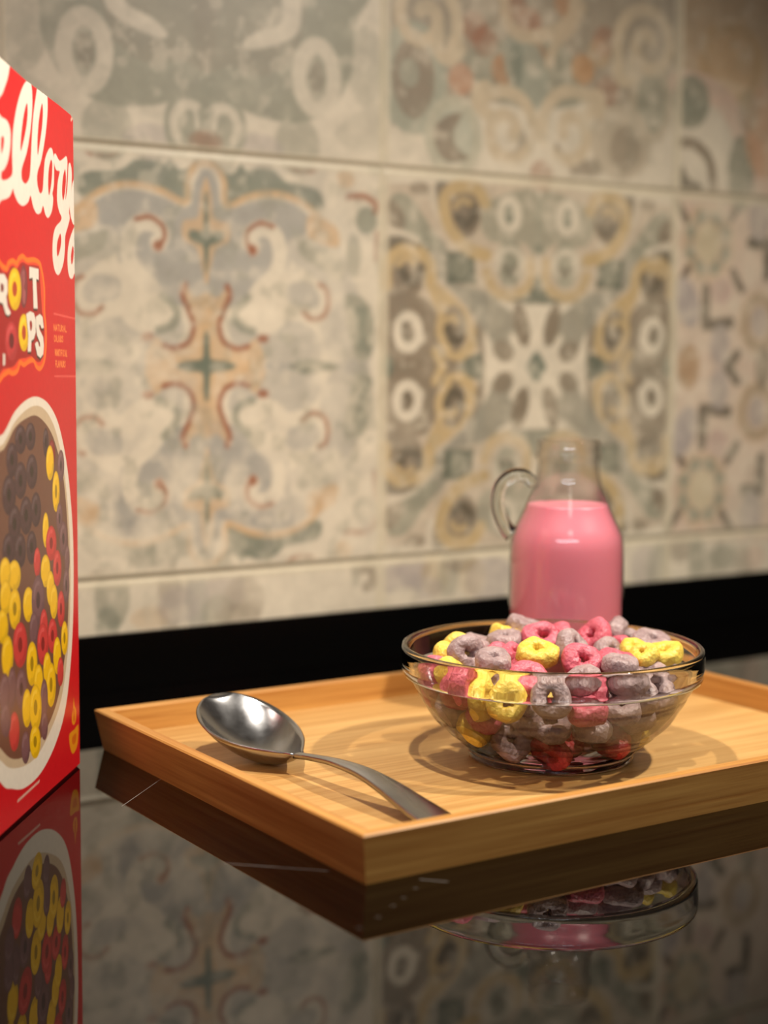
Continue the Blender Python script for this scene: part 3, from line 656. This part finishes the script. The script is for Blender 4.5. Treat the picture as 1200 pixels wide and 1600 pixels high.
# small notice between two rules
gt = face(70, 480, 1600/120)
bp.stroke(gt((165,135),(640,240)), .0008, lin(226,84,76), .8, k=1); bp.stroke(gt((170,1435),(650,1440)), .0008, lin(226,84,76), .8, k=1)
FONT = {'A':[[(0,0),(.5,1),(1,0)],[(.2,.4),(.8,.4)]],'B':[[(0,0),(0,1),(.8,.9),(.7,.55),(0,.5)],[(.7,.55),(.9,.2),(0,0)]],'C':[[(1,.9),(.3,1),(0,.5),(.3,0),(1,.1)]],'E':[[(1,1),(0,1),(0,0),(1,0)],[(0,.5),(.8,.5)]],'F':[[(1,1),(0,1),(0,0)],[(0,.5),(.8,.5)]],'I':[[(.5,0),(.5,1)]],'L':[[(0,1),(0,0),(1,0)]],'N':[[(0,0),(0,1),(1,0),(1,1)]],'O':[[(.5,1),(0,.5),(.5,0),(1,.5),(.5,1)]],'R':[[(0,0),(0,1),(.9,.8),(0,.5),(1,0)]],'S':[[(1,.9),(.3,1),(.1,.7),(.9,.3),(.6,0),(0,.1)]],'T':[[(0,1),(1,1)],[(.5,1),(.5,0)]],'U':[[(0,1),(0,.1),(.5,0),(1,.1),(1,1)]],'V':[[(0,1),(.5,0),(1,1)]]}
def tiny(text, a, b, hgt, col):
    # a, b: (u, v) ends of the line's foot on the box face; u grows leftwards so letters run towards smaller u
    a, b = np.array(a), np.array(b); n = len(text); wv = (b-a)/n
    for i, ch in enumerate(text):
        for s_ in FONT.get(ch, []): bp.stroke(np.array([a+wv*(i+.12+.7*x)+np.array([0, hgt*y]) for x, y in s_]), .0005, col, .85, k=1)
for txt, y0_, y1_, xe, x0_ in (('NATURAL', 480, 512, 450, 155), ('COLOURS', 712, 722, 372, 165), ('NOARTIFICIAL', 1000, 1022, 458, 185), ('FLAVOURS', 1240, 1246, 420, 195)):
    a, b = gt((x0_, y0_))[0], gt((xe, y1_))[0]; hh = gt((x0_, y0_-120))[0][1]-a[1]
    tiny(txt, a, b, hh, lin(244,140,64))
# picture of the filled bowl
bp.poly(g2((-90,300),(0,170),(40,95),(85,52),(125,45),(165,75),(200,150),(230,300),(248,500),(251,700),(245,900),(225,1100),(190,1230),(140,1330),(85,1382),(40,1386),(0,1365),(-90,1200)), lin(226,214,196))
bp.poly(g2((-90,330),(0,205),(40,130),(85,85),(125,75),(160,105),(190,175),(218,310),(236,500),(240,700),(232,900),(208,1080),(165,1200),(115,1285),(50,1316),(0,1290),(-90,1150)), lin(196,172,140))
bp.poly(g2((-90,330),(0,225),(40,150),(85,115),(120,110),(160,150),(188,215),(215,330),(231,520),(234,700),(226,880),(200,1060),(160,1175),(105,1255),(50,1285),(0,1250),(-90,1100)), lin(112,74,58))
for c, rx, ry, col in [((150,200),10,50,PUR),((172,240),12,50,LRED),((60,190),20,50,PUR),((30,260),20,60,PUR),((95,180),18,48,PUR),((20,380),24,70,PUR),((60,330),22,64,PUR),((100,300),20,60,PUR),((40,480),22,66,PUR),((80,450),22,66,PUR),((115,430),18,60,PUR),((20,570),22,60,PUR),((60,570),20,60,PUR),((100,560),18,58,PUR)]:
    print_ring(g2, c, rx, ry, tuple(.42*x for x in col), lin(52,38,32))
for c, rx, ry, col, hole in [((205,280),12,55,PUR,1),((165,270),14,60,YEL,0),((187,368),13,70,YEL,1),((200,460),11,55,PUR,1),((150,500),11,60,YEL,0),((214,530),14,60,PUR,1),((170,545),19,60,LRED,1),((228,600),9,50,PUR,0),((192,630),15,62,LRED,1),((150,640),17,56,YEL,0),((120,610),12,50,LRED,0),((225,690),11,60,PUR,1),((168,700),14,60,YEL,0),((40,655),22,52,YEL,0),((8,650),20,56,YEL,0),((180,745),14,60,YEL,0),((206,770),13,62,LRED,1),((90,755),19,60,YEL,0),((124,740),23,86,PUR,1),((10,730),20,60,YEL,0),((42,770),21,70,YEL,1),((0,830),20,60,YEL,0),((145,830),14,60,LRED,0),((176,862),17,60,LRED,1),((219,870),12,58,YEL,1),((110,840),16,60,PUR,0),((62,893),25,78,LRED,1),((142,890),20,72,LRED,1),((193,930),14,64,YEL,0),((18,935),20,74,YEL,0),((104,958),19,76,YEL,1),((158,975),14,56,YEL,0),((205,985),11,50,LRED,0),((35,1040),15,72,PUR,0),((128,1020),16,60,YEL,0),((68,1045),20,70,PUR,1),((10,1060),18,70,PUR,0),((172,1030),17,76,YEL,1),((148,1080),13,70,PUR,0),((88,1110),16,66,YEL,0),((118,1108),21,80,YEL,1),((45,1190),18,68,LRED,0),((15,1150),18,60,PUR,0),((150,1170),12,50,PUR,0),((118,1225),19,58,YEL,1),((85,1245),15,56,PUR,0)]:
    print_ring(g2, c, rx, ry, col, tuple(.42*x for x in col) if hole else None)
# small yellow emblem and the line of fine print
bp.poly(g3((488,90),(500,200),(522,260),(520,400),(490,468),(465,430),(465,330),(480,250)), lin(226,140,24)); bp.stroke(g3((492,260),(494,400)), .0014, lin(200,60,20), k=1)
bp.poly(g3((432,590),(500,530),(545,465),(556,500),(545,720),(515,820),(475,870),(445,800),(428,690)), lin(222,140,24), k=2)
bp.poly(g3((470,640),(525,580),(520,690),(490,740),(470,720)), lin(200,84,20), .8)
a, b = g2((60,1430))[0], g2((136,1360))[0]
for t in np.linspace(0, 1, 18)[:-1]:
    c = a+(b-a)*t; bp.stroke([c, c+(b-a)*.03+np.array([0, .0004])], .0009, lin(225,190,170), .8, k=1)
bp.stroke(g4((468,405),(486,425),(490,445),(480,465)), .0012, lin(238,190,170), .8)
noise = fnoise(bp.a.shape[:2], 5, 77, 3); bp.a *= (1+.10*(noise-.5))[..., None]
card = printed('printed_card', .32, .45)
red_m = plain('red_card', RED, .4); inside = plain('grey_card', lin(160,150,135), .9)
cbox = empty('cereal_box', (EB.x, EB.y, 0))
tag(cbox, 'tall red cereal box with white script and a cereal picture, at the left edge', 'box')
def bpos(u, v, d): return FD*u - FN*d + Vector((0, 0, v))
def to3(U, V):
    bow = .0012*np.sin(np.clip(U/BW, 0, 1)*np.pi)*np.sin(V/BH*np.pi)
    return np.stack([FD.x*U+FN.x*bow, FD.y*U+FN.y*bow, np.minimum(V, top_z(U)-.0006)], -1)
o = grid_mesh('printed_front', bp, to3, card, cbox)
o['label'] = 'front panel with white script lettering, cereal name and a bowl of cereal rings'
# carton: rounded edges, tucked flaps on top
bm = bmesh.new()
u1, e = BW, .0012
loop2 = [(0.0, .0002), (.004, .0002), (.02, .0002), (.06, .0002), (.10, .0002), (.122, .0002), (u1-e, .0002), (u1, e), (u1, BD-e), (u1-e, BD), (0+e, BD), (-.0004, BD-e), (-.0010, .0012)]
rings_ = []
for z, ins in ((0, .0008), (.0012, 0), (BH-.0012, 0), (BH, .0010)):
    cu, cd = BW/2, BD/2
    rings_.append([bm.verts.new(bpos(cu+(u-cu)*(1-ins/cu), z if z < .1 else z-BH+float(top_z(u)), cd+(d-cd)*(1-ins/cd))) for u, d in loop2])
for a_, b_ in zip(rings_[:-1], rings_[1:]):
    for i in range(len(a_)): bm.faces.new((a_[i], a_[(i+1) % len(a_)], b_[(i+1) % len(a_)], b_[i]))
bm.faces.new(rings_[0]); bm.faces.new(rings_[-1]); bmesh.ops.recalc_face_normals(bm, faces=bm.faces)
bm_obj('carton', bm, red_m, cbox)
bm = bmesh.new(); vs = []
for z in (BH-.0002, BH+.0006):
    for u, d in ((.003, .003), (BW-.003, .003), (BW-.003, BD*.62), (.003, BD*.62)): vs.append(bm.verts.new(bpos(u, z-BH+float(top_z(u))-.0002, d)))
for f_ in ((0,3,2,1),(4,5,6,7),(0,1,5,4),(1,2,6,5),(2,3,7,6),(3,0,4,7)): bm.faces.new([vs[i] for i in f_])
bmesh.ops.recalc_face_normals(bm, faces=bm.faces); bm_obj('top_flap', bm, red_m, cbox)

# ---------------------------------------------------------------- cereal rings
def cereal_mat(name, c, c2):
    m, nt, p = new_mat(name); tc = node(nt, 'ShaderNodeTexCoord')
    n = node(nt, 'ShaderNodeTexNoise', i_Scale=170, i_Detail=7, i_Roughness=.65); nt.links.new(tc.outputs['Object'], n.inputs['Vector'])
    cr = node(nt, 'ShaderNodeValToRGB'); cr.color_ramp.elements[0].position = .36; cr.color_ramp.elements[1].position = .60
    cr.color_ramp.elements[0].color = (*c2, 1); cr.color_ramp.elements[1].color = (*c, 1)
    nt.links.new(n.outputs[0], cr.inputs[0]); nt.links.new(cr.outputs[0], p.inputs['Base Color'])
    vo = node(nt, 'ShaderNodeTexVoronoi', i_Scale=520); nt.links.new(tc.outputs['Object'], vo.inputs['Vector'])
    n3_ = node(nt, 'ShaderNodeTexNoise', i_Scale=900, i_Detail=4); nt.links.new(tc.outputs['Object'], n3_.inputs['Vector'])
    ad = node(nt, 'ShaderNodeMath', operation='ADD'); nt.links.new(vo.outputs[0], ad.inputs[0]); nt.links.new(n3_.outputs[0], ad.inputs[1])
    b = node(nt, 'ShaderNodeBump', i_Strength=.5, i_Distance=.0008); nt.links.new(ad.outputs[0], b.inputs['Height']); nt.links.new(b.outputs[0], p.inputs['Normal'])
    p.inputs['Roughness'].default_value = .38; p.inputs['Subsurface Weight'].default_value = .08
    p.inputs['Subsurface Radius'].default_value = (.003, .002, .0015); p.inputs['Subsurface Scale'].default_value = .3
    return m
CM = {'Y': cereal_mat('yellow_cereal', lin(244,214,96), lin(226,186,66)), 'P': cereal_mat('pink_cereal', lin(224,112,128), lin(190,78,94)),
      'L': cereal_mat('lilac_cereal', lin(178,154,152), lin(146,122,122)), 'R': cereal_mat('red_cereal', lin(196,70,70), lin(156,44,46))}
def ring_mesh(seed, col):
    r = random.Random(seed); n, m = 40, 18; V, F = [], []; R1, ra, rz = .0049, .0034, .0040
    ph = [r.uniform(0, 6.28) for _ in range(8)]; e = r.uniform(.92, 1.08)
    for i in range(n):
        a = 2*math.pi*i/n
        Rr = R1*(1+.07*math.sin(2*a+ph[0])+.05*math.sin(3*a+ph[1])); th = 1+.10*math.sin(a+ph[2])+.07*math.sin(4*a+ph[3])
        for j in range(m):
            b = 2*math.pi*j/m; cb, sb = math.cos(b), math.sin(b)
            # flattened faces, like a sliced tube of dough
            fx = math.copysign(abs(cb)**.75, cb)*ra*th; fz = math.copysign(abs(sb)**.65, sb)*rz*(1+.06*math.sin(3*a+ph[4]))
            w1 = 1+.035*math.sin(7*a+3*b+ph[5])+.03*math.sin(5*b-4*a+ph[6])
            x = Rr+fx*w1; V.append((x*math.cos(a)*e, x*math.sin(a)/e, fz*w1+.0004*math.sin(2*a+ph[7])))
    for i in range(n):
        for j in range(m): F.append((i*m+j, ((i+1) % n)*m+j, ((i+1) % n)*m+(j+1) % m, i*m+(j+1) % m))
    me = bpy.data.meshes.new('cereal_ring'); me.from_pydata(V, [], F); me.materials.append(CM[col])
    me.polygons.foreach_set('use_smooth', [True]*len(me.polygons)); return me
MS = {(k, c): ring_mesh(k*10+ord(c), c) for k in range(6) for c in 'YPLR'}
NAMES = {'Y': 'yellow', 'P': 'pink', 'L': 'greyish lilac', 'R': 'red'}
LABELS = [
'round yellow cereal ring pressed flat to the front glass, its hole facing out',
'pale lilac cereal ring standing against the front glass, right of the flat yellow one',
'pink cereal ring seen edge-on, upright against the glass at the left of the bowl',
'yellow cereal ring turned nearly edge-on between the upright pink ring and the flat yellow ring',
'yellow cereal ring lying tilted on top of the heap, near its middle, hole showing',
'pink cereal ring on top at the back, just behind the tilted yellow ring',
'small pink cereal piece standing on edge at the back top, in front of the bottle',
'pink cereal ring on top just behind the front rim, right of the tilted yellow ring',
'large lilac cereal ring leaning on top between the yellow ring and the pink rings',
'pink cereal ring tilted left on top at the back, right of the centre',
'lilac cereal ring standing on edge at the very back, left of the right-hand lilac pair',
'big flat lilac cereal ring on top at the far right of the heap',
'small lilac cereal piece on top beside the big flat lilac ring at the right',
'small yellow cereal piece on top at the right, left of the larger yellow chunk',
'smallest yellow cereal piece near the right rim, in front of its yellow neighbours',
'chunky yellow cereal ring on top against the right rim',
'lilac cereal ring on edge on top, right of the centre between pink rings',
'pink cereal ring on top at the right, behind the small yellow pieces',
'pink cereal ring lying near the front rim at the right, below the yellow pieces',
'yellow cereal ring standing up at the back left of the heap',
'lilac cereal ring leaning on the yellow one at the back left',
'lilac cereal ring lying flat on top, left of the tilted yellow ring',
'lilac cereal ring lying flat at the left back of the heap',
'yellow cereal ring arching up behind the lilac arch at the left top',
'lilac cereal ring standing like an arch on the left top of the heap',
'lilac cereal ring leaning next to the lilac arch on the left top',
'small pink cereal ring between lilac rings on the left top',
'flat lilac cereal ring just inside the front rim at the left',
'flat pink cereal ring just inside the front rim, below the tilted yellow ring',
'small pink cereal piece tucked behind the left side of the tilted yellow ring',
'small yellow cereal piece at the far left of the heap',
'pink cereal piece at the far left, seen through the glass below the rim',
'broad pink cereal ring behind the pale lilac ring at the front glass',
'flat lilac cereal ring behind the front glass, right of the pale lilac ring',
'pink cereal ring lying edge-on against the front glass, right of the pale lilac ring',
'pink cereal ring lying just above the edge-on pink one at the front glass',
'large lilac cereal ring lying edge-on behind the glass at the right',
'lilac cereal ring directly below the large edge-on lilac one at the right',
'lilac cereal ring just under the rim at the far right front',
'small pink cereal ring on edge near the middle of the heap, between lilac rings',
'dull lilac cereal ring seen through the lower glass, below the flat yellow ring',
'lilac cereal ring low in the bowl, below the pale lilac ring',
'lilac cereal ring low in the bowl, above the two red rings',
'red cereal ring at the bottom of the bowl, near its middle',
'red cereal ring at the bottom of the bowl, the right one of the two',
'yellow cereal ring low in the bowl at the left, under the edge-on yellow ring',
'lilac cereal piece squeezed between the flat yellow and the pale lilac ring',
'lilac cereal ring low in the bowl at the right, above the right red ring',
'lilac cereal ring leaning on the right wall of the bowl, seen through the glass',
'lilac cereal ring leaning on the right wall close under the rim',
'lilac cereal piece just behind the front rim, above the flat yellow ring',
'pink cereal ring leaning on the left wall of the bowl, seen blurred through the glass',
'lilac cereal ring leaning on the left wall, below the pink one',
'yellow cereal ring just under the front rim at the left, behind the edge-on pink ring',
'lilac cereal ring leaning right of the large edge-on lilac one',
'small flat lilac cereal piece under the front rim at the right',
'pink cereal ring behind and just below the flat yellow ring at the front glass']
RINGS = [
(-0.0219,-0.0444,0.0391,0.05,-0.96,0.29,'Y',1.03),(-0.0054,-0.05,0.0421,0.0,-0.97,0.24,'L',1.0),(-0.0373,-0.035,0.0432,0.87,-0.49,0.05,'P',1.0),
(-0.0316,-0.0362,0.0385,0.88,-0.44,0.15,'Y',1.0),(-0.0072,-0.0125,0.0527,0.05,-0.42,0.91,'Y',1.02),(-0.0033,0.0139,0.0542,0.21,-0.74,0.64,'P',1.0),
(0.0065,0.0203,0.054,0.92,0.22,0.32,'P',0.9),(0.0107,-0.016,0.0503,0.0,-0.78,0.62,'P',1.0),(0.0083,-0.0021,0.053,0.56,-0.56,0.61,'L',1.0),
(0.0207,0.0219,0.0538,-0.63,-0.52,0.58,'P',1.0),(0.0305,0.0343,0.0539,0.78,-0.1,-0.62,'L',0.95),(0.0452,0.0202,0.0513,0.15,-0.25,0.96,'L',1.08),
(0.0374,0.0337,0.0487,0.36,-0.72,0.6,'L',0.85),(0.0357,0.0078,0.0506,0.21,-0.31,0.93,'Y',0.85),(0.0377,-0.0042,0.0508,-0.42,-0.32,0.85,'Y',0.8),
(0.0476,0.0034,0.0495,-0.21,-0.26,0.94,'Y',1.0),(0.0247,0.0057,0.0496,0.64,-0.43,0.64,'L',0.95),(0.0298,0.019,0.0487,-0.42,-0.32,0.85,'P',0.95),
(0.0254,-0.0098,0.0485,0.21,-0.31,0.93,'P',1.0),(-0.0167,0.0271,0.0527,0.36,0.1,0.93,'Y',1.0),(-0.008,0.0367,0.0548,0.36,-0.1,0.93,'L',1.0),
(-0.0192,0.0123,0.053,-0.05,-0.1,0.99,'L',1.0),(-0.0295,0.0224,0.0498,0.1,0.0,1.0,'L',0.95),(-0.0382,0.0075,0.0497,0.31,-0.93,0.21,'Y',1.0),
(-0.036,-0.0081,0.0515,0.52,-0.83,0.21,'L',1.0),(-0.0283,0.0023,0.0477,0.85,-0.32,0.42,'L',0.95),(-0.021,-0.0,0.0477,0.64,-0.43,0.64,'P',0.9),
(-0.0258,-0.0224,0.0509,0.05,-0.21,0.98,'L',1.0),(-0.0125,-0.0164,0.0455,0.0,-0.21,0.98,'P',1.0),(-0.0162,-0.0035,0.0499,0.51,-0.3,0.81,'P',0.85),
(-0.0432,-0.0034,0.0492,0.51,-0.3,0.81,'Y',0.85),(-0.0478,-0.0143,0.0451,0.58,-0.58,0.58,'P',0.95),(-0.0122,-0.0351,0.0453,0.1,-0.56,0.82,'P',1.1),
(0.0083,-0.034,0.0454,-0.25,-0.31,0.92,'L',1.0),(0.0096,-0.0444,0.0358,0.02,-0.12,0.99,'P',1.05),(0.0111,-0.0291,0.0393,0.0,-0.1,1.0,'P',1.0),
(0.027,-0.0264,0.0434,-0.15,-0.19,0.97,'L',1.1),(0.0247,-0.0318,0.0341,-0.1,-0.3,0.95,'L',1.0),(0.0385,-0.0115,0.0435,-0.15,-0.1,0.98,'L',1.0),
(0.0186,0.0012,0.0445,0.85,-0.42,0.32,'P',0.85),(-0.0187,-0.0293,0.0201,0.09,-0.92,0.37,'L',1.0),(-0.0032,-0.0372,0.0274,0.1,-0.31,0.94,'L',1.0),
(0.0122,-0.034,0.0269,-0.1,-0.31,0.94,'L',1.0),(0.0036,-0.0227,0.0183,0.0,-0.6,0.8,'R',1.05),(0.0218,-0.0238,0.0193,-0.21,-0.52,0.83,'R',1.0),
(-0.0323,-0.0254,0.0249,0.3,-0.51,0.81,'Y',1.0),(-0.0129,-0.0296,0.0294,0.74,-0.42,0.53,'L',1.0),(0.0322,-0.0214,0.0283,-0.29,-0.39,0.87,'L',1.0),
(0.0424,-0.013,0.0337,-0.74,-0.42,0.53,'L',1.05),(0.0475,-0.0005,0.0404,-0.59,-0.2,0.78,'L',1.0),(-0.0212,-0.0244,0.041,0.74,-0.42,0.53,'L',0.95),
(-0.0484,-0.0088,0.0371,0.81,-0.51,0.3,'P',1.0),(-0.0421,-0.0178,0.0311,0.82,-0.41,0.41,'L',1.0),(-0.0424,-0.0188,0.045,0.6,-0.4,0.7,'Y',0.95),
(0.0333,-0.0229,0.0361,-0.54,-0.54,0.65,'L',0.95),(0.0247,-0.0223,0.0501,0.1,-0.1,0.99,'L',0.9),(-0.0295,-0.0301,0.0293,0.41,-0.41,0.82,'P',0.9),
(0.0196,0.0277,0.0193,0.31,0.84,0.45,'R',0.96),(-0.039,-0.0246,0.0399,0.2,-0.92,-0.34,'P',1.05),(0.0002,0.0208,0.0188,-0.71,0.55,0.44,'Y',0.91),
(0.0137,-0.0234,0.0288,-0.28,-0.96,0.09,'L',1.02),(-0.0182,-0.0164,0.0182,0.58,0.35,-0.74,'L',0.95),(0.0298,0.0104,0.0194,-0.99,-0.12,0.12,'P',0.91),
(0.0335,-0.0036,0.0169,-0.15,-0.39,0.91,'Y',0.94),(0.0211,0.0152,0.0189,0.75,-0.54,0.38,'R',0.92),(0.0127,0.0164,0.0198,0.77,-0.46,0.44,'L',1.02),
(-0.0119,0.0249,0.0196,-0.67,-0.62,-0.4,'P',1.02),(-0.0264,0.0202,0.0195,0.31,-0.77,-0.56,'Y',1.04),(-0.0168,0.0006,0.0166,-0.24,-0.03,0.97,'L',1.04),
(0.0293,-0.0133,0.0195,-0.55,-0.83,-0.02,'L',0.92),(0.002,-0.0084,0.0177,0.17,-0.57,0.8,'P',0.94),(-0.0035,-0.0332,0.0173,-0.61,-0.63,-0.49,'R',1.03),
(-0.0018,0.0046,0.0194,0.79,-0.51,0.32,'L',0.96),
]
for i, (r_, a_, z_, nr, na, nz, c, s) in enumerate(RINGS):
    o = bpy.data.objects.new('cereal_ring', MS[(i*5 % 6, c)]); COL.objects.link(o)
    n = (RH*nr+DH*na+Vector((0, 0, nz))).normalized()
    o.rotation_mode = 'QUATERNION'; o.rotation_quaternion = n.to_track_quat('Z', 'Y') @ Vector((0, 0, 1)).rotation_difference(Vector((0, 0, 1)))
    o.location = BC+RH*r_+DH*a_+Vector((0, 0, z_)); o.scale = (s*.97,)*3
    tag(o, LABELS[i] if i < len(LABELS) else '%s cereal ring buried in the heap inside the glass bowl' % NAMES[c], 'cereal ring', 'cereal rings in the glass bowl')
